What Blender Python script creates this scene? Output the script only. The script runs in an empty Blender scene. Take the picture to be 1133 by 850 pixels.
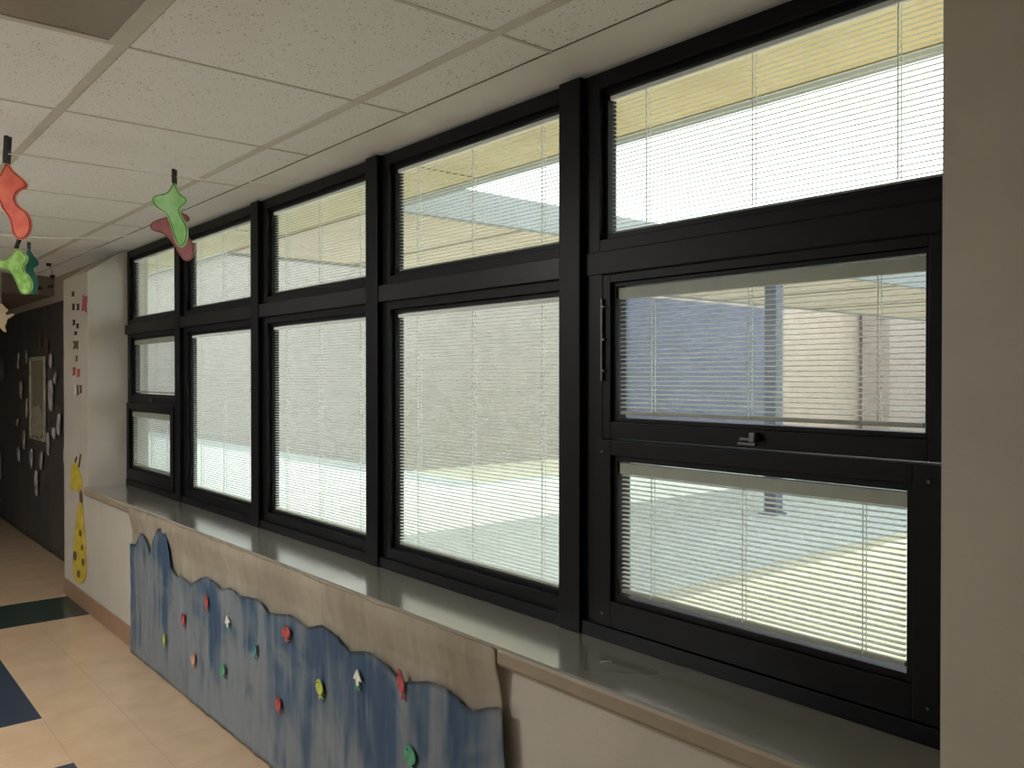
import bpy, bmesh, math, random
from mathutils import Vector, noise
from mathutils.geometry import tessellate_polygon
random.seed(7)
S = bpy.context.scene
COL = S.collection
PI = math.pi

# ------------------------------------------------------------------ camera
FPX, YAW, PITCH, HC = 936.0, math.radians(40.16), math.radians(0.49), 1.37
cam_d = bpy.data.cameras.new('camera')
cam = bpy.data.objects.new('camera', cam_d); COL.objects.link(cam)
cam.location = (0, 0, HC)
cam.rotation_euler = (PI/2 - PITCH, 0, -YAW)
cam_d.sensor_width = 36.0; cam_d.lens = FPX/1133.0*36.0
cam_d.clip_start = 0.02; cam_d.clip_end = 500
S.camera = cam

# ------------------------------------------------------------------ light
S.view_settings.view_transform = 'Standard'; S.view_settings.look = 'None'
S.view_settings.gamma = 1.0; S.view_settings.use_curve_mapping = False
S.view_settings.exposure = 0.0
SKY = 3.4; SUN = 5.0
w = bpy.data.worlds.new('sky'); S.world = w; w.use_nodes = True
nt = w.node_tree; nt.nodes.clear()
out = nt.nodes.new('ShaderNodeOutputWorld'); bg = nt.nodes.new('ShaderNodeBackground')
bg.inputs['Color'].default_value = (0.86, 0.93, 1.0, 1); bg.inputs['Strength'].default_value = SKY
nt.links.new(bg.outputs[0], out.inputs[0])
sd = bpy.data.lights.new('sun', 'SUN'); sd.energy = SUN; sd.angle = math.radians(1.0); sd.color = (1, .95, .86)
sun = bpy.data.objects.new('sun', sd); COL.objects.link(sun)
sun.rotation_euler = Vector((-0.12, -0.42, -0.88)).to_track_quat('-Z', 'Y').to_euler()
sun.location = (4, 8, 12)
FILL_LIGHTS = ((-0.62, 3.3, 58.0), (-0.62, -1.6, 2.0), (-0.9, 6.9, 18.0))   # x, y, watts of unseen fill lights added under the ceiling

# ------------------------------------------------------------------ helpers
def P(px, py, axis, val):
    """point of the plane axis=val seen at pixel (px,py) of the 1133x850 photo"""
    sy, cy, sp, cp = math.sin(YAW), math.cos(YAW), math.sin(PITCH), math.cos(PITCH)
    F = Vector((sy*cp, cy*cp, -sp)); R = Vector((cy, -sy, 0)); U = Vector((sy*sp, cy*sp, cp))
    d = F + R*((px-566.5)/FPX) + U*((425-py)/FPX)
    v = val - (HC if axis == 2 else 0)
    return Vector((0, 0, HC)) + d*(v/d[axis])

def mat(name, color=(.5, .5, .5), rough=.6, metal=0, spec=.5, var=0, scale=20, bump=0, bscale=60, color2=None, stretch=(1, 1, 1), trans=0, sheen=0, coat=0):
    m = bpy.data.materials.new(name); m.use_nodes = True
    n = m.node_tree; b = n.nodes['Principled BSDF']
    b.inputs['Roughness'].default_value = rough; b.inputs['Metallic'].default_value = metal
    b.inputs['Specular IOR Level'].default_value = spec
    b.inputs['Coat Weight'].default_value = coat; b.inputs['Coat Roughness'].default_value = .15
    tc = n.nodes.new('ShaderNodeTexCoord'); mp = n.nodes.new('ShaderNodeMapping')
    mp.inputs['Scale'].default_value = stretch; n.links.new(tc.outputs['Object'], mp.inputs[0])
    nz = n.nodes.new('ShaderNodeTexNoise'); nz.inputs['Scale'].default_value = scale; nz.inputs['Detail'].default_value = 4
    n.links.new(mp.outputs[0], nz.inputs['Vector'])
    cr = n.nodes.new('ShaderNodeValToRGB')
    if color2 is None:
        color2 = tuple(min(1, c*(1+var)) for c in color); c1 = tuple(c*(1-var) for c in color)
    else: c1 = color
    cr.color_ramp.elements[0].position = .35; cr.color_ramp.elements[1].position = .65
    cr.color_ramp.elements[0].color = (*c1, 1); cr.color_ramp.elements[1].color = (*color2, 1)
    n.links.new(nz.outputs['Fac'], cr.inputs[0]); n.links.new(cr.outputs[0], b.inputs['Base Color'])
    if bump:
        n2 = n.nodes.new('ShaderNodeTexNoise'); n2.inputs['Scale'].default_value = bscale; n2.inputs['Detail'].default_value = 3
        n.links.new(mp.outputs[0], n2.inputs['Vector'])
        bp = n.nodes.new('ShaderNodeBump'); bp.inputs['Strength'].default_value = bump; bp.inputs['Distance'].default_value = .01
        n.links.new(n2.outputs['Fac'], bp.inputs['Height']); n.links.new(bp.outputs[0], b.inputs['Normal'])
    if trans:
        tr = n.nodes.new('ShaderNodeBsdfTranslucent'); n.links.new(cr.outputs[0], tr.inputs[0])
        mx = n.nodes.new('ShaderNodeMixShader'); mx.inputs[0].default_value = trans
        o = n.nodes['Material Output']
        n.links.new(b.outputs[0], mx.inputs[1]); n.links.new(tr.outputs[0], mx.inputs[2]); n.links.new(mx.outputs[0], o.inputs[0])
    m['ramp'] = cr.name
    return m

def box(bm, x0, x1, y0, y1, z0, z1, mi=0, bev=0):
    vs = [bm.verts.new((x, y, z)) for x in (x0, x1) for y in (y0, y1) for z in (z0, z1)]
    fs = [(0, 1, 3, 2), (4, 6, 7, 5), (0, 4, 5, 1), (2, 3, 7, 6), (0, 2, 6, 4), (1, 5, 7, 3)]
    faces = [bm.faces.new([vs[i] for i in f]) for f in fs]
    for f in faces: f.material_index = mi
    if bev:
        es = list({e for f in faces for e in f.edges})
        bmesh.ops.bevel(bm, geom=es, offset=bev, segments=2, affect='EDGES', profile=.6)
    return bm

def ring(bm, x0, x1, o, i, bev=.0):
    """rectangular frame lying in the window plane; o and i are (y0,y1,z0,z1) outside and inside"""
    box(bm, x0, x1, o[0], i[0], o[2], o[3], bev=bev); box(bm, x0, x1, i[1], o[1], o[2], o[3], bev=bev)
    box(bm, x0, x1, i[0], i[1], o[2], i[2], bev=bev); box(bm, x0, x1, i[0], i[1], i[3], o[3], bev=bev)

def tube(bm, pts, r, seg=6):
    rings = []
    for k, p in enumerate(pts):
        p = Vector(p); a = Vector(pts[max(k-1, 0)]); b = Vector(pts[min(k+1, len(pts)-1)])
        d = (b-a).normalized(); u = d.orthogonal().normalized() if abs(d.z) > .9 else d.cross(Vector((0, 0, 1))).normalized()
        v = d.cross(u)
        rings.append([bm.verts.new(p + (u*math.cos(t*2*PI/seg) + v*math.sin(t*2*PI/seg))*r) for t in range(seg)])
    for k in range(len(rings)-1):
        for t in range(seg):
            bm.faces.new((rings[k][t], rings[k][(t+1) % seg], rings[k+1][(t+1) % seg], rings[k+1][t]))
    bm.faces.new(rings[0][::-1]); bm.faces.new(rings[-1])
    return bm

def obj(name, bm, m, parent=None, smooth=False):
    bmesh.ops.recalc_face_normals(bm, faces=bm.faces[:])
    me = bpy.data.meshes.new(name); bm.to_mesh(me); bm.free()
    for mm in (m if isinstance(m, (list, tuple)) else [m]): me.materials.append(mm)
    if smooth:
        for p in me.polygons: p.use_smooth = True
    o = bpy.data.objects.new(name, me); COL.objects.link(o)
    if parent is not None: o.parent = parent
    return o

def tag(o, label=None, cat=None, group=None, kind=None):
    if label: o['label'] = label
    if cat: o['category'] = cat
    if group: o['group'] = group
    if kind: o['kind'] = kind
    return o

def thing(name, label=None, cat=None, loc=(0, 0, 0), rot=(0, 0, 0), group=None, kind=None):
    o = bpy.data.objects.new(name, None); COL.objects.link(o); o.empty_display_size = .05
    o.location = loc; o.rotation_euler = rot
    return tag(o, label, cat, group, kind)

def struct(name, bm, m, label, cat, **k):
    return tag(obj(name, bm, m, **k), label, cat, None, 'structure')

def B(*a, **k): return box(bmesh.new(), *a, **k)

def inner_poly(pts, t, plane):
    """flat cut-out with thickness t; plane maps (u,v,depth)->xyz"""
    bm = bmesh.new()
    f = [bm.verts.new(plane(u, v, 0)) for u, v in pts]; g = [bm.verts.new(plane(u, v, t)) for u, v in pts]
    n = len(pts)
    for tri in tessellate_polygon([[Vector((u, v, 0)) for u, v in pts]]):
        bm.faces.new([f[i] for i in tri]); bm.faces.new([g[i] for i in tri][::-1])
    for i in range(n): bm.faces.new((f[i], g[i], g[(i+1) % n], f[(i+1) % n]))
    return bm

def smooth_loop(pts, it=2):
    for _ in range(it):
        q = []
        for i in range(len(pts)):
            a, b = pts[i], pts[(i+1) % len(pts)]
            q += [(a[0]*.75+b[0]*.25, a[1]*.75+b[1]*.25), (a[0]*.25+b[0]*.75, a[1]*.25+b[1]*.75)]
        pts = q
    return pts

# ------------------------------------------------------------------ materials
def node_mat(name):
    m = bpy.data.materials.new(name); m.use_nodes = True
    return m, m.node_tree, m.node_tree.nodes['Principled BSDF']

M = {}
M['wall'] = mat('painted_wall', (.45, .415, .35), .42, var=.04, scale=6, bump=.05, bscale=150)
M['soffit'] = mat('painted_soffit', (.84, .87, .86), .55, var=.03, scale=5)
M['sill'] = mat('polished_sill', (.25, .235, .195), .17, var=.03, scale=5, spec=1.0, coat=1.0)
M['base'] = mat('rubber_baseboard', (.26, .155, .095), .45, var=.06, scale=10)
M['black'] = mat('black_frame_metal', (.0035, .0035, .0045), .42, spec=.14, var=.1, scale=30)
M['blackrail'] = mat('black_rail_metal', (.007, .0065, .0065), .36, spec=.2, var=.15, scale=30)
M['chrome'] = mat('dull_metal', (.10, .10, .10), .4, metal=.7, var=.1)
M['sill'].node_tree.nodes['Principled BSDF'].inputs['Coat IOR'].default_value = 1.9
M['slat'] = mat('white_slat', (.90, .91, .89), .45, var=.02, trans=.5)
M['cord'] = mat('white_cord', (.85, .85, .83), .7, var=.02)
M['headrail'] = mat('olive_headrail', (.33, .33, .27), .5, var=.05)
M['tee'] = mat('ceiling_tee', (.62, .605, .55), .5, var=.03)
M['string'] = mat('white_string', (.95, .95, .92), .7, var=.02)
M['clip'] = mat('black_clip', (.012, .010, .010), .5, var=.1)
M['ink'] = mat('black_ink', (.02, .012, .012), .6, var=.1)
M['orange'] = mat('orange_paper', (.66, .075, .03), .55, scale=18, color2=(.78, .16, .07), trans=.15)
M['lime'] = mat('lime_paper', (.26, .58, .07), .5, scale=22, color2=(.60, .90, .32), trans=.3)
M['green'] = mat('green_paper', (.38, .76, .26), .45, scale=16, color2=(.60, .92, .50), trans=.3)
M['teal'] = mat('teal_paper', (.012, .16, .12), .5, scale=30, color2=(.02, .24, .19))
M['maroon'] = mat('maroon_paper', (.29, .08, .08), .55, scale=30, color2=(.36, .12, .11))
M['cream'] = mat('cream_paper', (.55, .48, .33), .6, scale=30, color2=(.62, .42, .22))
M['kraft'] = mat('kraft_paper', (.50, .435, .33), .36, scale=5, color2=(.64, .57, .45), bump=1.0, bscale=8, stretch=(1, 1, .6))
M['blackpaper'] = mat('black_paper', (.15, .118, .10), .45, scale=3, color2=(.098, .104, .092), bump=.6, bscale=7, stretch=(1, 1, .35))
M['foil'] = mat('crinkled_foil', (.42, .38, .28), .3, metal=.5, scale=25, color2=(.65, .58, .42), bump=1, bscale=30)
M['ribbon'] = mat('pale_ribbon', (.22, .20, .185), .45, scale=14, color2=(.55, .52, .49))
M['yellow'] = mat('yellow_paper', (.55, .42, .03), .6, scale=18, color2=(.40, .29, .03))
M['brown'] = mat('brown_ink', (.10, .055, .02), .6, var=.2)
M['red'] = mat('red_paper', (.26, .03, .035), .6, scale=60, color2=(.46, .09, .08))
M['white'] = mat('white_paper', (.60, .60, .50), .6, scale=40, color2=(.70, .68, .60))
M['fishgreen'] = mat('green_fish_paper', (.05, .22, .13), .6, scale=40, color2=(.10, .33, .18))
M['fishyellow'] = mat('yellow_green_fish_paper', (.35, .42, .03), .6, scale=40, color2=(.50, .50, .10))
M['fishteal'] = mat('teal_fish_paper', (.03, .12, .15), .6, scale=40, color2=(.08, .22, .24))
M['fishorange'] = mat('orange_fish_paper', (.50, .18, .10), .6, scale=40, color2=(.62, .33, .22))
M['fascia'] = mat('grey_fascia', (.23, .25, .26), .5, var=.06, scale=4)
M['post'] = mat('dark_blue_post', (.055, .065, .10), .5, var=.1)
M['panel'] = mat('blue_grey_panel', (.075, .088, .15), .5, var=.12, scale=2)
M['roof'] = mat('grey_roof', (.22, .23, .24), .8, var=.1)
M['seam'] = mat('dark_seam', (.10, .08, .04), .8)
M['concrete'] = mat('pale_concrete', (.46, .50, .47), .8, var=.08, scale=3)

# plywood soffit with panel tone
M['cream'+'_ply'] = mat('cream_soffit_boards', (.64, .50, .37), .6, scale=2, color2=(.72, .58, .46))
M['ply'] = mat('yellow_soffit_boards', (.56, .44, .20), .6, scale=2, color2=(.68, .56, .30))

# brick
def brick(name, c1, c2, mortar):
    m, n, b = node_mat(name)
    tc = n.nodes.new('ShaderNodeTexCoord'); sx = n.nodes.new('ShaderNodeSeparateXYZ'); cb = n.nodes.new('ShaderNodeCombineXYZ')
    ad = n.nodes.new('ShaderNodeMath'); ad.operation = 'ADD'
    n.links.new(tc.outputs['Object'], sx.inputs[0]); n.links.new(sx.outputs[0], ad.inputs[0]); n.links.new(sx.outputs[1], ad.inputs[1])
    n.links.new(ad.outputs[0], cb.inputs[0]); n.links.new(sx.outputs[2], cb.inputs[1])
    bt = n.nodes.new('ShaderNodeTexBrick'); bt.inputs['Scale'].default_value = 2.4
    bt.inputs['Color1'].default_value = (*c1, 1); bt.inputs['Color2'].default_value = (*c2, 1); bt.inputs['Mortar'].default_value = (*mortar, 1)
    bt.inputs['Mortar Size'].default_value = .012
    n.links.new(cb.outputs[0], bt.inputs['Vector']); n.links.new(bt.outputs[0], b.inputs['Base Color']); b.inputs['Roughness'].default_value = .85
    return m
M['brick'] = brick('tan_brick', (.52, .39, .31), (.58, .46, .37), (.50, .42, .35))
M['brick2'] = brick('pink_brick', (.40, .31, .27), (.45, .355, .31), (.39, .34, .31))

M['brick_shade'] = brick('shaded_tan_brick', (.27, .235, .20), (.31, .27, .23), (.28, .26, .23))  # darker brick for the corner, its shade mixed into the colour
M['grass'] = mat('dry_grass', (.47, .45, .29), .9, scale=6, color2=(.60, .56, .42), bump=.4, bscale=40)

# acoustic tile
m, n, b = node_mat('acoustic_tile'); M['tile'] = m
tc = n.nodes.new('ShaderNodeTexCoord')
vo = n.nodes.new('ShaderNodeTexVoronoi'); vo.inputs['Scale'].default_value = 95; n.links.new(tc.outputs['Object'], vo.inputs[0])
nz = n.nodes.new('ShaderNodeTexNoise'); nz.inputs['Scale'].default_value = 40; n.links.new(tc.outputs['Object'], nz.inputs[0])
mu = n.nodes.new('ShaderNodeMath'); mu.operation = 'MULTIPLY'; n.links.new(vo.outputs['Distance'], mu.inputs[0]); n.links.new(nz.outputs[0], mu.inputs[1])
cr = n.nodes.new('ShaderNodeValToRGB'); cr.color_ramp.elements[0].position = .055; cr.color_ramp.elements[0].color = (.34, .29, .23, 1)
cr.color_ramp.elements[1].position = .10; cr.color_ramp.elements[1].color = (.87, .90, .90, 1)
n.links.new(mu.outputs[0], cr.inputs[0]); n.links.new(cr.outputs[0], b.inputs['Base Color']); b.inputs['Roughness'].default_value = .8

# vinyl floor tiles with seams, navy squares and a green band (real coloured tiles)
m, n, b = node_mat('vinyl_tiles'); M['floor'] = m
tc = n.nodes.new('ShaderNodeTexCoord'); sx = n.nodes.new('ShaderNodeSeparateXYZ'); n.links.new(tc.outputs['Object'], sx.inputs[0])
def mth(op, a, c=None):
    k = n.nodes.new('ShaderNodeMath'); k.operation = op
    for i, v in enumerate((a, c)):
        if v is None: continue
        if isinstance(v, (int, float)): k.inputs[i].default_value = v
        else: n.links.new(v, k.inputs[i])
    return k.outputs[0]
X, Y = sx.outputs[0], sx.outputs[1]
def rect(x0, x1, y0, y1):
    return mth('MULTIPLY', mth('MULTIPLY', mth('GREATER_THAN', X, x0), mth('LESS_THAN', X, x1)), mth('MULTIPLY', mth('GREATER_THAN', Y, y0), mth('LESS_THAN', Y, y1)))
T = .265
def seam(c, o): return mth('LESS_THAN', mth('PINGPONG', mth('ADD', c, o), T/2), .0014)
sm = mth('MAXIMUM', seam(X, 10*T-.74+T*.0), seam(Y, 20*T-3.80))
nz = n.nodes.new('ShaderNodeTexNoise'); nz.inputs['Scale'].default_value = 7; nz.inputs['Detail'].default_value = 6; n.links.new(tc.outputs['Object'], nz.inputs[0])
cr = n.nodes.new('ShaderNodeValToRGB'); cr.color_ramp.elements[0].position = .3; cr.color_ramp.elements[0].color = (.46, .325, .20, 1)
cr.color_ramp.elements[1].position = .7; cr.color_ramp.elements[1].color = (.52, .375, .24, 1); n.links.new(nz.outputs[0], cr.inputs[0])
def mixc(f, a, col):
    k = n.nodes.new('ShaderNodeMix'); k.data_type = 'RGBA'; n.links.new(f, k.inputs[0]); n.links.new(a, k.inputs[6]); k.inputs[7].default_value = (*col, 1)
    return k.outputs[2]
c = mixc(mth('MULTIPLY', sm, .35), cr.outputs[0], (.2, .14, .09))
navy = mth('MAXIMUM', rect(.21, .74, 3.80, 4.86), rect(.21, .74, 2.23, 3.29))
c = mixc(navy, c, (.035, .045, .065))
c = mixc(rect(-3, 2, 5.29, 5.82), c, (.022, .040, .032))
n.links.new(c, b.inputs['Base Color']); b.inputs['Roughness'].default_value = .22; b.inputs['Specular IOR Level'].default_value = .5

# painted water sheet: streaks of blue poster paint
m, n, b = node_mat('blue_painted_paper'); M['water'] = m
tc = n.nodes.new('ShaderNodeTexCoord'); mp = n.nodes.new('ShaderNodeMapping'); mp.inputs['Scale'].default_value = (1, 1, .12)
n.links.new(tc.outputs['Object'], mp.inputs[0])
nz = n.nodes.new('ShaderNodeTexNoise'); nz.inputs['Scale'].default_value = 9; nz.inputs['Detail'].default_value = 3; nz.inputs['Distortion'].default_value = .6
n.links.new(mp.outputs[0], nz.inputs[0])
cr = n.nodes.new('ShaderNodeValToRGB'); e = cr.color_ramp.elements
e[0].position = .36; e[0].color = (.085, .155, .265, 1); e[1].position = .45; e[1].color = (.16, .24, .33, 1)
for p, cc in ((.53, (.27, .32, .36, 1)), (.62, (.34, .385, .42, 1))):
    q = e.new(p); q.color = cc
nb = n.nodes.new('ShaderNodeTexNoise'); nb.inputs['Scale'].default_value = 3.2; nb.inputs['Detail'].default_value = 3; nb.inputs['Distortion'].default_value = 1.2
n.links.new(tc.outputs['Object'], nb.inputs[0])
sz = n.nodes.new('ShaderNodeSeparateXYZ'); n.links.new(tc.outputs['Object'], sz.inputs[0])
k1 = mth('MULTIPLY', mth('SUBTRACT', nb.outputs[0], .5), .9)
k2 = mth('MULTIPLY', mth('SUBTRACT', .48, sz.outputs[2]), .35)
n.links.new(mth('ADD', nz.outputs[0], mth('ADD', k1, k2)), cr.inputs[0]); n.links.new(cr.outputs[0], b.inputs['Base Color']); b.inputs['Roughness'].default_value = .35
n2 = n.nodes.new('ShaderNodeTexNoise'); n2.inputs['Scale'].default_value = 12; n.links.new(mp.outputs[0], n2.inputs[0])
bp = n.nodes.new('ShaderNodeBump'); bp.inputs['Strength'].default_value = .5; bp.inputs['Distance'].default_value = .01
n.links.new(n2.outputs[0], bp.inputs['Height']); n.links.new(bp.outputs[0], b.inputs['Normal'])

# thin window glass
m = bpy.data.materials.new('clear_glass'); m.use_nodes = True; n = m.node_tree; M['glass'] = m
n.nodes.remove(n.nodes['Principled BSDF']); o = n.nodes['Material Output']
tr = n.nodes.new('ShaderNodeBsdfTransparent'); tr.inputs[0].default_value = (.975, .993, .985, 1)
gl = n.nodes.new('ShaderNodeBsdfGlossy'); gl.inputs['Roughness'].default_value = .02
lw = n.nodes.new('ShaderNodeLayerWeight'); lw.inputs[0].default_value = .5
pw5 = n.nodes.new('ShaderNodeMath'); pw5.operation = 'POWER'; n.links.new(lw.outputs['Facing'], pw5.inputs[0]); pw5.inputs[1].default_value = 4
fr = n.nodes.new('ShaderNodeMath'); fr.operation = 'MULTIPLY_ADD'; n.links.new(pw5.outputs[0], fr.inputs[0]); fr.inputs[1].default_value = .25; fr.inputs[2].default_value = .012
mx = n.nodes.new('ShaderNodeMixShader'); n.links.new(fr.outputs[0], mx.inputs[0]); n.links.new(tr.outputs[0], mx.inputs[1]); n.links.new(gl.outputs[0], mx.inputs[2])
n.links.new(mx.outputs[0], o.inputs[0])

# lamp lens (lit) and unlit lens
m = bpy.data.materials.new('lit_lens'); m.use_nodes = True; M['lit'] = m
b = m.node_tree.nodes['Principled BSDF']; b.inputs['Emission Color'].default_value = (1, .86, .68, 1); b.inputs['Emission Strength'].default_value = 0.0
m = bpy.data.materials.new('insect_screen_mesh'); m.use_nodes = True; n = m.node_tree; M['screen'] = m
bb = n.nodes['Principled BSDF']; bb.inputs['Base Color'].default_value = (.62, .62, .66, 1); bb.inputs['Roughness'].default_value = .7; bb.inputs['Alpha'].default_value = .22
M['lens'] = mat('unlit_prismatic_lens', (.30, .275, .24), .35, scale=3.5, color2=(.40, .37, .32), stretch=(1, .25, 1))

# ------------------------------------------------------------------ room shell
XF, XS, XO = 1.285, 1.50, 1.62      # front plane of the wall, plane of the window opening, outer face
YE, YN = 5.34, .543                 # far and near ends of the window recess
ZS, ZH, ZC = .73, 2.115, 2.14       # sill top, head, ceiling
struct('floor', B(-1.5, 3.2, -3.2, 12.2, -.1, 0), M['floor'], 'tan vinyl tile corridor floor with navy and green tiles', 'floor')
bm = bmesh.new()
box(bm, XF, XO, -3.2, 5.92, 0, ZS-.045)
box(bm, XF, XO, -3.2, YN, ZS-.045, ZC)
# far pier with its sloping top
v = [(XF, YE, ZS-.045), (XO, YE, ZS-.045), (XO, YE, 2.13), (1.48, YE, 2.115), (XF, YE, 1.98)]
f0 = [bm.verts.new(p) for p in v]; f1 = [bm.verts.new((p[0], 5.92, p[2])) for p in v]
bm.faces.new(f0); bm.faces.new(f1[::-1])
for i in range(5): bm.faces.new((f0[i], f1[i], f1[(i+1) % 5], f0[(i+1) % 5]))
box(bm, 1.58, XO, YN, YE, ZH, 2.44)
struct('wall_right', bm, M['wall'], 'cream painted wall under and beside the window recess', 'wall')
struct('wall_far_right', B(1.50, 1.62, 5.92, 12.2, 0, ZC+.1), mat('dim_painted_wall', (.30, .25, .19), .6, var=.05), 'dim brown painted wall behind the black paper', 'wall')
struct('wall_left', B(-1.6, -1.5, -3.2, 12.2, 0, 2.3), mat('bounce_wall_paint', (.74, .75, .74), .6, var=.03), 'painted wall on the opposite side of the corridor, whitened to bounce light', 'wall')  # out-of-view wall, paint whitened to throw light on ceiling and pier
struct('wall_back', B(-1.6, XO, -3.3, -3.2, 0, 2.3), M['wall'], 'cream painted end wall behind the camera', 'wall')
struct('wall_far', B(-1.6, XO, 12.2, 12.3, 0, 2.3), M['wall'], 'cream painted end wall of the dim corridor', 'wall')
struct('trim_header', B(-1.5, 1.5, 7.2, 12.2, 1.99, 2.3), mat('header_shade_tone', (.17, .14, .105), .7, var=.05), 'dark lowered ceiling header over the far corridor', 'header')  # unlit look of the header is put into its dark colour
# ceiling: one recessed field of tiles + tee grid
GX = [.578-.62*k for k in range(4, 0, -1)] + [.578, 1.198]
GY = [1.475+.617*k for k in range(-7, 10)]
struct('ceiling', B(-1.5, 1.372, -3.2, 7.2, ZC, ZC+.05), M['tile'], 'off-white acoustic drop ceiling tiles with pinholes', 'ceiling')
bm = bmesh.new()
for x in GX: box(bm, x-.013, x+.013, -3.2, 7.2, ZC-.003, ZC+.01)
for y in GY: box(bm, -1.5, 1.365, y-.0045, y+.0045, ZC-.0022, ZC+.01)
struct('trim_ceiling_grid', bm, M['tee'], 'painted metal tee grid of the drop ceiling', 'ceiling grid')
bm = bmesh.new()
for x in GX: box(bm, x+.013, x+.0155, -3.2, 7.2, ZC-.0012, ZC+.01)
for y in GY: box(bm, -1.5, 1.365, y+.0045, y+.0065, ZC-.001, ZC+.01)
box(bm, 1.3655, 1.3695, -3.2, 7.2, ZC-.0012, ZC+.02)
struct('trim_grid_gap', bm, M['seam'], 'thin dark gaps beside the ceiling grid', 'gap')
bm = bmesh.new()
v = [(1.37, ZC-.004), (1.39, ZC-.004), (1.39, ZC-.001), (1.60, ZH), (1.60, ZC+.06), (1.37, ZC+.06)]
f0 = [bm.verts.new((x, -3.2, z)) for x, z in v]; f1 = [bm.verts.new((x, 7.2, z)) for x, z in v]
bm.faces.new(f0); bm.faces.new(f1[::-1])
for i in range(6): bm.faces.new((f0[i], f1[i], f1[(i+1) % 6], f0[(i+1) % 6]))
struct('trim_soffit', bm, M['soffit'], 'smooth painted soffit strip between ceiling tiles and window head', 'soffit')
# window sill board with rounded nose
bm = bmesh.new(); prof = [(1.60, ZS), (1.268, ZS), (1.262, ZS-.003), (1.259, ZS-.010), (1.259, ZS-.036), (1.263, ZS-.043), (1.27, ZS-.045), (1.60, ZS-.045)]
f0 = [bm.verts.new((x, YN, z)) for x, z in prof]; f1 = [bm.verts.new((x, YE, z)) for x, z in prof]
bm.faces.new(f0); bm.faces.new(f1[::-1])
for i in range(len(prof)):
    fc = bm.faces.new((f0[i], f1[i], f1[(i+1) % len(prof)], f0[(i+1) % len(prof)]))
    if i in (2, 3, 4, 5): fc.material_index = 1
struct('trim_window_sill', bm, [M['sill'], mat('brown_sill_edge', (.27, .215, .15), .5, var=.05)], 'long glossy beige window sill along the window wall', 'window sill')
struct('baseboard_right', B(XF-.008, XF, -3.2, 5.925, 0, .10, bev=.002), M['base'], 'brown rubber baseboard along the window wall', 'baseboard')
struct('baseboard_left', B(-1.5, -1.49, -3.2, 12.2, 0, .10), M['base'], 'brown rubber baseboard along the opposite wall', 'baseboard')

# ------------------------------------------------------------------ windows
BAY = .962
def bay(k): return .626+BAY*k, 1.436+BAY*k
WD = [
 'near black framed window bay with operable middle sash and latch beside the right pier',
 'black framed window bay with two fixed panes, second from the right pier',
 'black framed window bay with two fixed panes, middle one of the five',
 'narrow looking black framed bay with two fixed panes, second from far end',
 'far black framed window bay with three small panes at the corridor end']
BL = [
 {'top': 'wide blind with sky and yellow eave behind it, top pane nearest the right pier',
  'mid': 'blind in the operable sash above the metal latch, beside the right pier',
  'low': 'blind over sunny grass in the bottom pane nearest the right pier'},
 {'top': 'blind in the top pane showing a strip of sky and grey roof edge',
  'low': 'largest tall blind in the fixed pane just left of the three-pane bay'},
 {'top': 'blind in the top pane of the middle bay',
  'low': 'tall blind in the fixed lower pane of the middle bay'},
 {'top': 'blind in the top pane just right of the hanging maroon and green socks',
  'low': 'narrow mint tinted tall blind, second lower pane from the far end'},
 {'top': 'small dim blind in the farthest top pane',
  'mid': 'small lavender blind in the farthest middle sash',
  'low': 'small bright blind in the farthest bottom pane'}]

def make_blind(label, y0, y1, z0, z1, xc, rail):
    """integral mini blind filling glass rectangle"""
    t = thing('window_blind', label, 'blind', (xc, (y0+y1)/2, z0), group='mini blinds between the window glass')
    hw = (y1-y0)/2 - .002; yl = hw-.004; H = z1-z0
    top = H-.004
    rh = .026 if rail else .010
    obj('headrail', B(-.0085, .0085, -hw, hw, top-rh, top), M['headrail'] if rail else M['cord'], t)
    obj('bottom_rail', B(-.006, .006, -yl, yl, .008 if rail else .0005, .017 if rail else .007, bev=.002), M['headrail'], t)
    bm = bmesh.new(); sp = .0105; z = .026 if rail else .013; wd = .0062
    while z < top-rh-.002:
        row0 = []; row1 = []
        for s in (-1, -.35, .35, 1):
            zz = z + .0013*(1-s*s) + s*wd*math.tan(math.radians(7))
            row0.append((s*wd, zz)); row1.append((s*wd, zz-.0004))
        a = [bm.verts.new((x, -yl, zz)) for x, zz in row0+row1[::-1]]
        b_ = [bm.verts.new((x, yl, zz)) for x, zz in row0+row1[::-1]]
        L = len(a); bm.faces.new(a); bm.faces.new(b_[::-1])
        for i in range(L): bm.faces.new((a[i], b_[i], b_[(i+1) % L], a[(i+1) % L]))
        z += sp
    tag(obj('slats', bm, M['slat'], t), kind=None)
    for fy in (-.76, 0, .72):
        bm = bmesh.new()
        for dx in (-.0066, .0066): tube(bm, [(dx, fy*hw, .012), (dx, fy*hw, top-rh+.002)], .0011, 4)
        tube(bm, [(0, fy*hw+.004, .012), (0, fy*hw+.004, top-rh+.002)], .0009, 4)
        obj('ladder_cord', bm, M['cord'], t)
    return t

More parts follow.
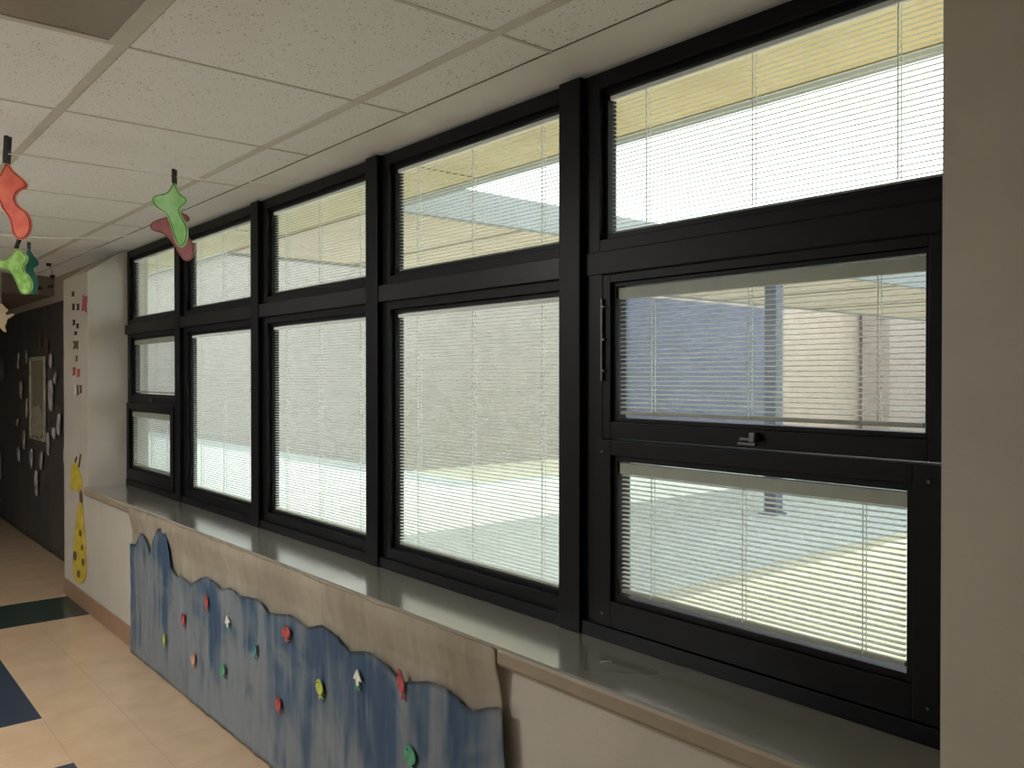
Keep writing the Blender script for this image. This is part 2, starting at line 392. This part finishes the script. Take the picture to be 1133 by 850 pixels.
for k in range(5):
    y0, y1 = bay(k)
    W = thing('window_%d' % (k+1), WD[k], 'window', (0, 0, 0), kind='structure')
    oy0 = y0-.075 if k == 0 else y0-.014
    oy1 = y1+.062
    if k == 4: oy1 = YE-.002
    if k == 0: oy0 = YN
    three = k in (0, 4)
    up = (y0, y1, 1.719, 2.062)
    # outer frame with stepped glazing stops
    bm = bmesh.new()
    ring(bm, 1.503, 1.555, (oy0, oy1, 1.655, ZH-.001), (y0-.012, y1+.012, 1.705, 2.075), .0015)
    ring(bm, 1.519, 1.550, (y0-.012, y1+.012, 1.705, 2.075), up, .001)
    lo = (y0, y1, .812, 1.581)
    if three:
        ring(bm, 1.503, 1.555, (oy0, oy1, ZS, 1.655), (y0-.002, y1+.002, .772, 1.618), .0015)
    else:
        ring(bm, 1.503, 1.555, (oy0, oy1, ZS, 1.655), (y0-.012, y1+.012, .80, 1.593), .0015)
        ring(bm, 1.519, 1.550, (y0-.012, y1+.012, .80, 1.593), lo, .001)
    box(bm, 1.490, 1.503, oy0, oy1, ZS, .764, bev=.002)
    obj('frame', bm, M['black'], W)
    obj('transom', B(1.488 if k else 1.4995, 1.503, oy0, oy1, 1.620, 1.676, bev=.002), M['blackrail' if k else 'black'], W)
    if k < 4:
        obj('mullion', B(1.484, 1.555, y1+.062, y1+.138, ZS, ZH-.001, bev=.003), M['black'], W)
    panes = [('top', up, 1.535)]
    if three:
        mg = (y0+.040, y1-.036, 1.271, 1.587); ms = (y0+.002, y1-.002, 1.222, 1.617)
        bg_ = (y0+.062, y1-.060, .847, 1.169); bs = (y0-.002, y1+.002, .772, 1.218)
        s = obj('sash', (lambda q: (ring(q, 1.500, 1.552, ms, (mg[0]-.01, mg[1]+.01, mg[2]-.01, mg[3]+.01), .0015), ring(q, 1.510, 1.548, (mg[0]-.01, mg[1]+.01, mg[2]-.01, mg[3]+.01), mg, .001), q)[2])(bmesh.new()), M['black'], W)
        obj('latch', (lambda q: (box(q, 1.490, 1.500, (y0+y1)/2-.035, (y0+y1)/2+.005, 1.238, 1.244, bev=.001), box(q, 1.480, 1.500, (y0+y1)/2-.038, (y0+y1)/2-.024, 1.236, 1.256, bev=.003), box(q, 1.494, 1.500, (y0+y1)/2-.03, (y0+y1)/2+.012, 1.228, 1.234, bev=.001), q)[3])(bmesh.new()), M['chrome'], s)['label'] = 'small dull metal sash latch'
        bm = bmesh.new(); box(bm, 1.492, 1.500, y1-.006, y1-.001, 1.36, 1.56, bev=.001)
        for zz in (1.385, 1.46, 1.54): tube(bm, [(1.489, y1-.012, zz), (1.501, y1-.012, zz)], .003, 6)
        obj('hinge', bm, M['chrome'], s)
        s2 = obj('sash', (lambda q: (ring(q, 1.480, 1.545, bs, (bg_[0]-.014, bg_[1]+.014, bg_[2]-.014, bg_[3]+.014), .0015), ring(q, 1.490, 1.535, (bg_[0]-.014, bg_[1]+.014, bg_[2]-.014, bg_[3]+.014), bg_, .001), q)[2])(bmesh.new()), M['black'], W)
        bm = bmesh.new()
        for yy, zz in ((y1-.02, .80), (y0+.02, .80), (y0+.02, 1.19), (y1-.02, 1.19)):
            tube(bm, [(1.477, yy, zz), (1.482, yy, zz)], .003, 6)
        obj('screw', bm, M['chrome'], s2)
        panes += [('mid', mg, 1.525), ('low', bg_, 1.504)]
    else:
        panes.append(('low', lo, 1.535))
    for key, r, xc in panes:
        bm = bmesh.new()
        box(bm, xc-.011, xc-.009, r[0]-.004, r[1]+.004, r[2]-.004, r[3]+.004)
        box(bm, xc+.009, xc+.011, r[0]-.004, r[1]+.004, r[2]-.004, r[3]+.004)
        obj('glass_pane', bm, M['glass'], W)
        if three and key != 'top':
            obj('insect_screen', B(xc+.020, xc+.0208, r[0]-.006, r[1]+.006, r[2]-.006, r[3]+.006), M['screen'], W)
        make_blind(BL[k][key], r[0], r[1], r[2], r[3], xc, key != 'top' and three)

# ------------------------------------------------------------------ courtyard outside
ZG, ZE = -.01, 2.436
struct('ground_grass', B(1.62, 60, -30, 60, ZG-.2, ZG), M['grass'], 'dry pale grass of the courtyard', 'grass')
bm = bmesh.new(); box(bm, 1.62, 40, 3.5, 8.6, ZG, ZG+.012); box(bm, 1.62, 6.78, 8.6, 30, ZG, ZG+.012)
tag(obj('walkway_paving', bm, M['concrete']), 'pale concrete walkway under the covered canopy', 'walkway', None, 'structure')
# own eave
t = thing('roof_eave', 'yellow boarded roof overhang right outside the windows', 'eave', kind='structure')
obj('soffit_boards', B(1.62, 2.80, -8, 14, ZE+.004, ZE+.06), M['ply'], t)
for y in (-1.2, 3.6, 6.0, 8.4): obj('joint_strip', B(1.62, 2.80, y, y+.008, ZE+.001, ZE+.006), M['seam'], t)
obj('fascia_board', B(2.80, 2.90, -8, 4.55, ZE, ZE+.24), M['fascia'], t)
obj('roof_slab', B(1.4, 2.80, -8, 14, ZE+.06, ZE+.24), M['roof'], t)
# covered walkway canopy
t = thing('walkway_canopy', 'long flat covered walkway roof with grey fascia across the courtyard', 'canopy', (0, 0, 0))
obj('fascia_board', B(2.90, 34, 4.60, 4.68, ZE, ZE+.21), M['fascia'], t)
obj('soffit_boards', B(2.90, 34, 4.68, 7.24, ZE+.02, ZE+.06), M['cream_ply'], t)
for x in (4.1, 5.3, 6.5, 8.0, 10, 12.4): obj('joint_strip', B(x, x+.015, 4.68, 7.24, ZE+.01, ZE+.022), M['seam'], t)
obj('roof_slab', B(2.82, 34, 4.68, 7.24, ZE+.06, ZE+.20), M['roof'], t)
obj('rear_fascia', B(2.90, 34, 7.24, 7.32, ZE, ZE+.21), M['fascia'], t)
for i, (x, lab) in enumerate(((7.42, 'dark blue square post holding up the walkway roof, seen through the near operable sash'),
                              (14.2, 'dark blue square post far right along the walkway'))):
    if i: continue
    bm = bmesh.new(); box(bm, x-.065, x+.065, 4.69, 4.82, ZG+.012, ZE+.008, bev=.008)
    p = tag(obj('canopy_post', bm, M['post']), lab, 'post')
    obj('base_plate', B(x-.10, x+.10, 4.665, 4.865, ZG+.012, ZG+.03, bev=.003), M['post'], p)
# building across
t = thing('brick_building', 'low tan brick building across the courtyard behind the canopy', 'building', (0, 0, 0))
obj('wall', B(10.2, 40, 10.4, 30, ZG, 3.92), M['brick'], t)
obj('corner_wall', B(6.8, 10.2, 10.4, 30, ZG, 3.92), M['brick_shade'], t)['label'] = 'brick corner of the building with shade put into its colour'
bm = bmesh.new(); box(bm, 10.4, 16.3, 10.36, 10.42, ZG, 2.84)
d = obj('recessed_panel', bm, M['panel'], t); d['label'] = 'large dark blue-grey panel in the brick wall'
obj('coping', B(6.7, 40, 10.3, 30.1, 3.92, 4.0), M['fascia'], t)
x953 = P(953, 400, 1, 10.3).x
t = thing('brick_wing', 'pinkish brick wing right of the tan wall, seen through the near operable sash', 'building', (0, 0, 0))
obj('wall', B(x953, 40, 9.6, 10.28, ZG, 3.5), M['brick2'], t)
obj('coping', B(x953-.05, 40, 9.55, 10.28, 3.5, 3.58), M['fascia'], t)

# ------------------------------------------------------------------ ceiling lights
def troffer(label, x0, y0, lit):
    x1, y1 = x0+.594, y0+.605
    t = thing('ceiling_light', label, 'ceiling light', ((x0+x1)/2, (y0+y1)/2, ZC-.004))
    w2, h2 = (x1-x0)/2, (y1-y0)/2
    bm = bmesh.new()
    for a in ((-w2, w2, -h2, -h2+.02), (-w2, w2, h2-.02, h2), (-w2, -w2+.02, -h2+.02, h2-.02), (w2-.02, w2, -h2+.02, h2-.02)):
        box(bm, a[0], a[1], a[2], a[3], -.001, .004)
    obj('frame', bm, M['tee'], t)
    bm = bmesh.new(); N = 24
    prev = None
    for i in range(N+1):
        x = -w2+.02+(2*w2-.04)*i/N; z = .001+.0025*(1-math.cos(i/N*6*PI))/2
        cur = (bm.verts.new((x, -h2+.02, z)), bm.verts.new((x, h2-.02, z)))
        if prev: bm.faces.new((prev[0], cur[0], cur[1], prev[1]))
        prev = cur
    obj('lens', bm, M['lit'] if lit else M['lens'], t, smooth=True)
    return t
troffer('unlit recessed ceiling light with grey lens at the near left corner', .565-.594, 1.475+.006, False)

for i, (x, y, wt) in enumerate(FILL_LIGHTS):  # added area lights without fixtures, brightening the corridor
    ld = bpy.data.lights.new('fill_light', 'AREA'); ld.shape = 'RECTANGLE'; ld.size = .55; ld.size_y = .58
    ld.energy = wt; ld.color = (1, .99, .98)
    lo_ = bpy.data.objects.new('fill_light', ld); COL.objects.link(lo_); lo_.location = (x, y, (ZC if y < 7.2 else 1.99)-.02)

# ------------------------------------------------------------------ strings, socks and clips
def string(label, pts, r=.0023):
    return tag(obj('string', tube(bmesh.new(), pts, r, 6), M['string']), label, 'string')
string('nearer thin white string strung from the soffit, carrying the orange and green paper socks',
       [(-1.49, 3.0, 2.11), (-.6, 3.0, 2.070), (.2, 3.0, 2.057), (.75, 3.0, 2.058), (1.1, 3.0, 2.068), (1.41, 3.0, 2.10), (1.47, 3.0, 2.128)])
string('farther thin white string near the far windows',
       [(-1.49, 4.64, 2.11), (-.3, 4.64, 2.045), (.5, 4.64, 2.035), (.95, 4.64, 2.05), (1.2, 4.64, 2.08), (1.43, 4.64, 2.125)])

RX = Vector((math.cos(YAW), -math.sin(YAW), 0))
def cutout(name, label, cat, pts, unit, org, at, m, outline=True, group=None, rot=-YAW, t=.006):
    """puffed paper cut-out: pts are pixels of a detail, org the pixel that sits at point at"""
    q = smooth_loop([((x-org[0])*unit, -(y-org[1])*unit) for x, y in pts], 2)
    o = thing(name, label, cat, at, (0, 0, rot), group)
    # body: filled front/back, slightly domed
    bm = bmesh.new(); n_ = len(q); cx = sum(p[0] for p in q)/n_; cy = sum(p[1] for p in q)/n_
    f = [bm.verts.new((u, -t/2, v)) for u, v in q]; g = [bm.verts.new((u, t/2, v)) for u, v in q]
    for tri in tessellate_polygon([[Vector((u, v, 0)) for u, v in q]]):
        bm.faces.new([f[i] for i in tri]); bm.faces.new([g[i] for i in tri][::-1])
    for i in range(n_): bm.faces.new((f[i], g[i], g[(i+1) % n_], f[(i+1) % n_]))
    obj('paper_body', bm, m, o)
    if outline:
        bm = bmesh.new()
        area = sum(q[i][0]*q[(i+1) % n_][1]-q[(i+1) % n_][0]*q[i][1] for i in range(n_))
        sg = 1 if area > 0 else -1
        ins = []
        for i in range(n_):
            ax, ay = q[i-1]; bx, by = q[(i+1) % n_]; dx, dy = bx-ax, by-ay; L = math.hypot(dx, dy) or 1
            ins.append((q[i][0]-sg*dy/L*.0045, q[i][1]+sg*dx/L*.0045))
        tube(bm, [(u, -t/2-.0004, v) for u, v in ins] + [(ins[0][0], -t/2-.0004, ins[0][1])], .0011, 4)
        obj('drawn_outline', bm, M['ink'], o)
    return o
def clip(label, at, h=.055, w_=.011, tilt=0):
    o = thing('clothespin', label, 'clothespin', at, (0, tilt, -YAW), 'black clothespins on the strings')
    obj('jaw', B(-w_/2, w_/2, -.011, -.005, -h*.45, h*.55, bev=.0015), M['clip'], o)
    obj('jaw', B(-w_/2, w_/2, .005, .011, -h*.45, h*.55, bev=.0015), M['clip'], o)
    obj('spring', tube(bmesh.new(), [(-w_/2-.001, 0, 0), (w_/2+.001, 0, 0)], .0055, 8), M['chrome'], o)
    return o

GS = [(235,160),(215,190),(205,215),(180,240),(130,250),(80,262),(66,295),(80,340),(120,372),(165,400),(190,430),(215,500),(235,570),(250,620),(272,660),(300,670),(332,640),(347,590),(350,530),(335,480),(305,430),(285,390),(290,360),(330,335),(348,305),(335,275),(310,262),(285,240),(268,205),(252,165)]
pg = P(193, 202, 1, 3.0)
cutout('paper_sock', 'light green paper sock clipped on the nearer string, in front of the maroon one', 'paper sock', GS, .000443, (243, 160), pg, M['green'], group='paper socks hanging from the strings')
clip('black clothespin holding the light green paper sock', (pg.x, pg.y, pg.z+.018), .05)
MS = [(240,400),(185,418),(110,440),(60,462),(48,495),(66,528),(130,542),(185,575),(235,640),(272,700),(300,750),(340,772),(385,742),(400,680),(385,620),(350,575),(310,520),(300,470),(315,455),(348,458),(362,435),(345,405),(315,392),(290,380),(275,340),(262,340)]
pm = P(197, 229, 1, 3.6)
cutout('paper_sock', 'maroon paper sock hanging behind the light green one', 'paper sock', MS, .000531, (268, 340), pm, M['maroon'], group='paper socks hanging from the strings')
clip('black clothespin above the maroon paper sock, mostly hidden behind green', (pm.x, pm.y, pm.z+.02), .04)
string('short white thread from the ceiling to the maroon sock clip', [(pm.x, pm.y, pm.z+.03), (pm.x, pm.y, ZC)], .0008)
OS = [(30,168),(12,205),(0,232),(-40,262),(-62,300),(-50,330),(-15,335),(0,355),(10,385),(28,410),(45,435),(52,475),(62,512),(92,537),(130,522),(151,480),(148,440),(130,402),(95,378),(72,350),(75,322),(98,300),(126,292),(134,272),(105,240),(65,210),(45,178)]
po = P(7.5, 180, 1, 3.0)
cutout('paper_sock', 'orange paper sock hanging at the left edge', 'paper sock', OS, .0006545, (33, 170), po, M['orange'], group='paper socks hanging from the strings')
clip('tall black clothespin above the orange paper sock', (po.x+.001, po.y, po.z+.035), .085, .014, .06)
LS = [(80,580),(60,608),(30,630),(0,632),(-45,635),(-60,655),(-40,675),(0,672),(40,678),(65,705),(85,750),(98,785),(125,797),(152,780),(158,740),(140,705),(117,688),(112,662),(132,645),(137,618),(112,595),(95,580)]
pl = P(20, 275, 1, 4.60)
cutout('paper_sock', 'lime green paper sock just below the orange one', 'paper sock', LS, .001015, (88, 578), pl, M['lime'], group='paper socks hanging from the strings')
clip('short tilted black clothespin on the lime green paper sock', (pl.x-.002, pl.y, pl.z+.02), .05, .011, .35)
TS = [(134,572),(124,600),(122,630),(128,655),(120,680),(135,720),(140,760),(150,795),(172,775),(182,735),(165,690),(156,665),(184,652),(181,630),(156,605),(140,572)]
ptl = P(32, 275, 1, 4.68)
cutout('paper_sock', 'dark teal paper sock just behind the lime green one', 'paper sock', TS, .001025, (137, 572), ptl, M['teal'], group='paper socks hanging from the strings')
clip('thin black clothespin on the dark teal paper sock', (ptl.x, ptl.y, ptl.z+.012), .035, .007)
CS = [(-30,70),(20,60),(50,100),(100,140),(60,170),(70,200),(150,175),(165,190),(120,225),(80,245),(75,290),(50,330),(75,385),(50,395),(10,350),(-10,300),(-40,250),(-60,180),(-30,140)]
pc = P(1, 336, 1, 6.0)
cutout('paper_cutout', 'pale cream paper figure hanging before the black papered wall', 'paper figure', CS, .00053, (10, 62), pc, M['cream'], outline=False)
string('long thin thread holding the cream paper figure', [(pc.x, pc.y, pc.z), (pc.x, pc.y, ZC)], .0008)
# dark curl of garland
gp = [(50, 288), (54, 293), (57, 299), (58, 306), (59, 312), (56, 317), (50, 319), (44, 319)]
gpts = [P(x, y, 1, 6.4) for x, y in gp]
g = tag(obj('garland', tube(bmesh.new(), [(gpts[0].x, 6.4, ZC-.002)]+gpts, .0016, 5), M['ink']), 'thin dark curled garland wire under the ceiling beside the teal sock', 'garland')
for i, p in enumerate(gpts[1::2]):
    bm = bmesh.new(); box(bm, p.x-.016, p.x+.016, p.y-.004, p.y+.004, p.z-.011, p.z+.011, bev=.003)
    obj('paper_leaf', bm, M['ink'], g)

# ------------------------------------------------------------------ ocean mural on the wall below the sill
XM = XF-.012
edge = [(149,601),(155,602),(161,588),(166,598),(170.5,611),(173,599),(178,586),(183,582.5),(188.5,590),(191,609),(192.5,626),(200,637),(205,636),(215,646),(226,639),(234,637),(243,643),(247,650),(253,650.5),(260,649.5),(269,658),(281,660),(291,662),(301,676),(311,678),(327,679),(336,686),(346,693),(354,691.5),(363,690),(376,700),(384.5,712),(393,719.5),(403,719),(414,720),(428,729),(437,739),(449,753),(464,752.5),(480,752),(496,756.5),(508,767),(519,777.5),(530,784.5),(543.5,781),(557.5,780),(562,783)]
E3 = [P(x, y, 0, XM) for x, y in edge]                       # far (large y) to near
def top_z(y):
    for a, b_ in zip(E3, E3[1:]):
        if b_.y <= y <= a.y:
            f = (a.y-y)/max(1e-6, a.y-b_.y); return a.z*(1-f)+b_.z*f
    return E3[0].z if y > E3[0].y else E3[-1].z
def relief(y, z, amp):
    return amp*(noise.noise(Vector((y*6, z*2.2, 3)))+.5*noise.noise(Vector((y*19, z*3, 7)))+.35*noise.noise(Vector((y*40, z*5, 1))))
def sheet(name, m, ylo, yhi, zlo, zhi, x, amp, parent, ny=260, nz=26, tk=.0012, nose=False):
    """crumpled paper on the wall; ylo/yhi, zlo/zhi may be functions of z / y"""
    bm = bmesh.new(); G = []
    for i in range(ny+1):
        u = i/ny; row = []
        for j in range(nz+1):
            v_ = j/nz
            yb = ylo(v_)*(1-u)+yhi(v_)*u
            z = zlo(yb)*(1-v_)+zhi(yb)*v_
            xx = x
            if nose: xx = x + (1.2565-x)*min(1, max(0, (z-.60)/.085))
            row.append(bm.verts.new((xx-.004*(not nose)-abs(relief(yb, z, amp)), yb, z)))
        G.append(row)
    for i in range(ny):
        for j in range(nz): bm.faces.new((G[i][j], G[i+1][j], G[i+1][j+1], G[i][j+1]))
    bmesh.ops.solidify(bm, geom=bm.faces[:], thickness=tk)
    return obj(name, bm, m, parent, smooth=True)
yR = P(553, 745, 0, XM).y; yRl = P(573, 850, 0, XM).y
mural = thing('ocean_mural', 'long blue painted paper ocean mural with wavy top on tan paper below the sill', 'mural', (0, 0, 0))
yf = E3[0].y+.01
sheet('tan_backing_paper', M['kraft'], lambda v: E3[-1].y-.003+(.03*v), lambda v: yf+.004, lambda y: .25+.10*math.sin(y), lambda y: ZS-.001-(.010*abs(noise.noise(Vector((y*5, 0, 0))))), XM, .012, mural, nz=60, nose=True)
def zl(y): return .004
sheet('blue_water_paper', M['water'], lambda v: E3[-1].y-.055*(1-v)*1.0, lambda v: yf, zl, top_z, XM-.012, .008, mural, ny=420, nz=30)
FISH = [
 ('red', 202, 686, .030, .062, 'dark red paper fish near the mural left end, below the pale streak'),
 ('red', 228, 667, .028, .068, 'red paper fish just under the left wave crest of the mural'),
 ('fishorange', 213, 730, .032, .058, 'pale orange paper fish low on the left of the mural'),
 ('white', 251, 689, .040, .055, 'white arrow shaped paper fish in the left half of the mural'),
 ('fishteal', 281, 720, .030, .060, 'pale teal paper fish in dark streaks right of the white arrow'),
 ('fishgreen', 246, 742, .036, .055, 'dark green paper fish low below the white arrow shape'),
 ('red', 316, 701, .050, .052, 'round bright red paper fish near the mural top middle'),
 ('red', 307, 780, .036, .060, 'red paper fish low in the mural middle near the floor'),
 ('fishyellow', 353, 762, .034, .064, 'yellow-green paper fish in the mural middle'),
 ('white', 395, 752, .040, .062, 'cream and green paper fish right of the yellow-green one'),
 ('red', 443, 757, .026, .085, 'tall narrow orange-red paper fish at the wave edge'),
 ('fishgreen', 453, 838, .044, .070, 'green paper fish at the bottom right of the mural'),
 ('fishyellow', 181, 708, .020, .060, 'faint olive paper weed at the mural left end'),
]
for mk, px, py, fw, fh, lab in FISH:
    p = P(px, py, 0, XM-.030)
    o = thing('paper_fish', lab, 'paper fish', (XM-.030, p.y, p.z), (random.uniform(-.3, .3), 0, 0), 'paper fish stuck on the ocean mural')
    fw *= 1.25
    body = [(fw/2*math.sin(a)*(1-.25*math.cos(a)), fh*.38*math.cos(a)+fh*.08) for a in [2*PI*i/18 for i in range(18)]]
    tail = [(0, -fh*.25), (fw*.38, -fh*.52), (0, -fh*.44), (-fw*.38, -fh*.52)]
    if mk == 'white': body = [(0, fh*.5), (fw*.5, -fh*.05), (fw*.18, -fh*.02), (fw*.12, -fh*.3), (-fw*.12, -fh*.3), (-fw*.18, -fh*.02), (-fw*.5, -fh*.05)]
    b_ = obj('fish_body', inner_poly(body, .003, lambda u, v, d: (d, u, v)), M[mk], o)
    obj('fish_tail', inner_poly(tail, .002, lambda u, v, d: (d+.0005, u, v)), M[mk if mk != 'white' else 'fishgreen'], o)
    if mk != 'white': obj('eye', inner_poly([(.003*math.cos(a)+fw*.12, .003*math.sin(a)+fh*.28) for a in [2*PI*i/8 for i in range(8)]], .001, lambda u, v, d: (d-.0012, u, v)), M['ink'], o)

# scrap on the sill
p = P(664, 733, 2, ZS)
tag(obj('paper_scrap', tube(bmesh.new(), [(p.x, p.y, ZS+.0016), (p.x+.012, p.y-.012, ZS+.003), (p.x+.022, p.y-.016, ZS+.0016)], .0012, 5), M['white']), 'tiny white paper curl lying on the near sill', 'paper scrap')

# ------------------------------------------------------------------ pier decorations (x = XF face, far end)
def pw(px, py, x=XF): return P(px, py, 0, x)
GI = {
 'body': [(88,556),(92,556),(93,575),(95,600),(96.5,625),(96,637),(93,645),(89,646),(85,644),(82,638),(81.5,615),(83,590),(86,570)],
 'head': [(80,514),(84,510),(88,519),(91,531),(92,541),(88,545),(84,542),(79,543),(78.8,532)]}
gir = thing('paper_giraffe', 'tall yellow paper giraffe with brown spots on the far pier', 'paper giraffe', (0, 0, 0))
def onpier(pts, dx, t, mm, name, par):
    q = [pw(x, y) for x, y in smooth_loop(pts, 1)]
    q = [(min(p.y, 5.915), p.z) for p in q]
    return obj(name, inner_poly(q, t, lambda u, v, d: (XF-dx-d, u, v)), mm, par)
onpier(GI['body'], .001, .004, M['yellow'], 'body', gir); hd = onpier(GI['head'], .001, .004, M['yellow'], 'head', gir)
onpier([(88,541),(91,541),(92,560),(89,562)], .0006, .003, M['brown'], 'mane', gir)
for x, y, r in ((84, 615, 2.2), (93, 622, 1.8), (90, 590, 1.6), (88, 635, 1.7), (92, 606, 1.3)):
    onpier([(x+r*math.cos(a), y+2.6*r*math.sin(a)) for a in [2*PI*i/8 for i in range(8)]], .0055, .001, M['brown'], 'spot', gir)
for a in ((84, 511, 85.5, 506), (88, 517, 90, 503)):
    q0, q1 = pw(a[0], a[1]), pw(a[2], a[3])
    obj('horn', tube(bmesh.new(), [(XF-.004, min(q0.y, 5.9), q0.z), (XF-.004, min(q1.y, 5.9), q1.z)], .005, 6), M['brown'], hd)
LET = [(81,325.5,1.3,3,'ink','highest small dark paper letter on the far pier'),(81.5,340,1.4,4,'ink','dark paper letter left of pair beside the rust fish'),(86.5,340,1.4,4,'ink','dark paper letter right of pair beside the rust fish'),
 (82,357,1.3,3.5,'ink','left black paper bat shape of the slanted pair on the pier'),(86,361,1.4,3,'ink','right black paper bat shape of the slanted pair on the pier'),(84,369,1.5,2.3,'ink','small dark square paper below the slanted pair on the pier'),
 (84,382,3,5,'brown','dark mottled paper picture in the middle of the pier'),(85,397,.8,3.5,'brown','tiny dark paper tick at mid height on the pier'),
 (82.3,411,1.7,5,'red','reddish paper letter, left of the upper red pair on the pier'),(87,413,1.6,5,'red','reddish paper letter, right of the upper red pair on the pier'),
 (83.7,432,.9,6,'white','thin white paper strip in the lowest group on the pier'),(86.2,432,1,6,'brown','brown paper strip in the lowest group on the pier'),(89.5,431,1.2,5,'brown','right brown paper piece in the lowest group on the pier')]
for x, y, a, b_, mk, lab in LET:
    q = [(x-a, y-b_), (x+a*.3, y-b_*.8), (x+a, y-b_), (x+a*.8, y), (x+a, y+b_*.9), (x, y+b_*.6), (x-a, y+b_), (x-a*.5, y)]
    o = obj('paper_letter', inner_poly([(p.y, p.z) for p in [pw(*c) for c in q]], .003, lambda u, v, d: (XF-.0005-d, u, v)), M[mk]); tag(o, lab, 'paper letter', 'paper bits on the far pier')
q = [pw(x, y) for x, y in ((92,326),(94.5,329),(97,327),(97,334),(95.5,338),(96.5,346),(93,344),(90.5,344),(91.5,335))]
tag(obj('paper_fish_sign', inner_poly([(p.y, p.z) for p in q], .003, lambda u, v, d: (XF-.0005-d, u, v)), M['red']), 'rust red paper fish high on the far pier', 'paper fish')

# ------------------------------------------------------------------ black papered wall with door glass and ribbons
XB = 1.5
sheet_bp = bmesh.new(); G = []
ny, nz_ = 60, 30
for i in range(ny+1):
    y = 5.93+5.8*i/ny; row = []
    for j in range(nz_+1):
        z = .005+(1.93-.005)*j/nz_
        row.append(sheet_bp.verts.new((XB-.006-abs(relief(y, z, .010)), y, z)))
    G.append(row)
for i in range(ny):
    for j in range(nz_): sheet_bp.faces.new((G[i][j], G[i+1][j], G[i+1][j+1], G[i][j+1]))
bmesh.ops.solidify(sheet_bp, geom=sheet_bp.faces[:], thickness=.0015)
tag(obj('black_paper_covering', sheet_bp, M['blackpaper'], smooth=True), 'black crumpled paper covering the dim far wall and its door', 'paper covering')
def pb(px, py, x=XB-.02): return P(px, py, 0, x)
a0, a1 = pb(33.5, 395), pb(50.5, 487)
yw0, yw1 = sorted((a0.y, a1.y)); zt = pb(42, 395).z; zb = pb(42, 487).z
dw = thing('door_window', 'narrow framed door window showing through the black paper', 'door window', (XB-.02, (yw0+yw1)/2, zb))
hy, hh = (yw1-yw0)/2, zt-zb
bm = bmesh.new()
for a in ((-hy, -hy+.03, 0, hh), (hy-.03, hy, 0, hh), (-hy+.03, hy-.03, 0, .03), (-hy+.03, hy-.03, hh-.03, hh)):
    box(bm, -.012, .004, a[0], a[1], a[2], a[3], bev=.002)
obj('frame', bm, M['foil'], dw)
obj('panel', B(-.002, .003, -hy+.03, hy-.03, .03, hh-.03), mat('dim_door_glass', (.17, .14, .09), .3, scale=5, color2=(.25, .21, .15)), dw)
fo = inner_poly(smooth_loop([(-hy+.04, .02), (hy-.05, .02), (hy-.04, hh*.2), (hy*.4, hh*.42), (0, hh*.38), (-hy*.3, hh*.45), (-hy+.05, hh*.3)], 1), .008, lambda u, v, d: (-.004-d, u, v))
obj('foil_lining', fo, M['foil'], dw)
RB = [(21,400,1.2,16),(24,432,1.6,18),(30,396,1.1,14),(30.5,452,1.2,20),(20,468,1,7),(27.5,487,1.3,20),(57,400,1.5,15),(62,419,1.6,12),(57,438,3,33),(66,470,2.3,23),(60.5,480,2,12),(54,492,1.6,24),(21.5,503,1.6,15),(35.5,508,1.8,20),(46.5,510,1.6,19),(41,535,2,27),(73,505,2,17),(74,407,1.1,9),(52.5,385,1.4,18),(45,375,1.2,20),(0.6,515,.8,30)]
RL = ['thin', 'slim', 'short', 'long']
names = ['upper left of the door window','left of the door window at mid height','close to the upper left window corner','close to the left window edge','small one far left of the window foot','left of the window bottom','right of the window top','right of the window, beside its middle','widest, right of the window','lower right near the pier','below right of the widest ribbon','under the lower right window corner','low at the left, below the window','just below the left window corner','just below the right window corner','lowest and brightest, centred below the window','leaning one nearest the pier, low','nearest the pier at upper height','above the right window corner, dim','above the window middle, dim','at the left picture edge, low']
for (x, y, a, L), nm in zip(RB, names):
    a *= .8; k = random.uniform(-.5, .5)
    q = [(x-a*.7+k, y-L/2), (x+a*.6+k, y-L/2-1), (x+a, y-L/4), (x+a*.75-k*.5, y+L/4), (x+a*.5-k, y+L/2), (x-a*.6-k, y+L/2-1.5), (x-a, y)]
    o = obj('paper_ribbon', inner_poly([(p.y, p.z) for p in [pb(*c) for c in q]], .006, lambda u, v, d: (XB-.024-d, u, v)), M['ribbon'] if nm.find('dim') < 0 else M['brown'])
    tag(o, 'pale paper ribbon on the black paper, '+nm, 'paper ribbon', 'paper ribbons on the black covering')
q = [pb(x, y) for x, y in ((-3, 399), (5, 400), (5, 420), (-3, 421))]
tag(obj('wall_notice', inner_poly([(p.y, p.z) for p in q], .004, lambda u, v, d: (XB-.024-d, u, v)), mat('grey_notice', (.13, .12, .10), .6, var=.1)), 'small grey notice on the black paper at the left edge', 'notice')
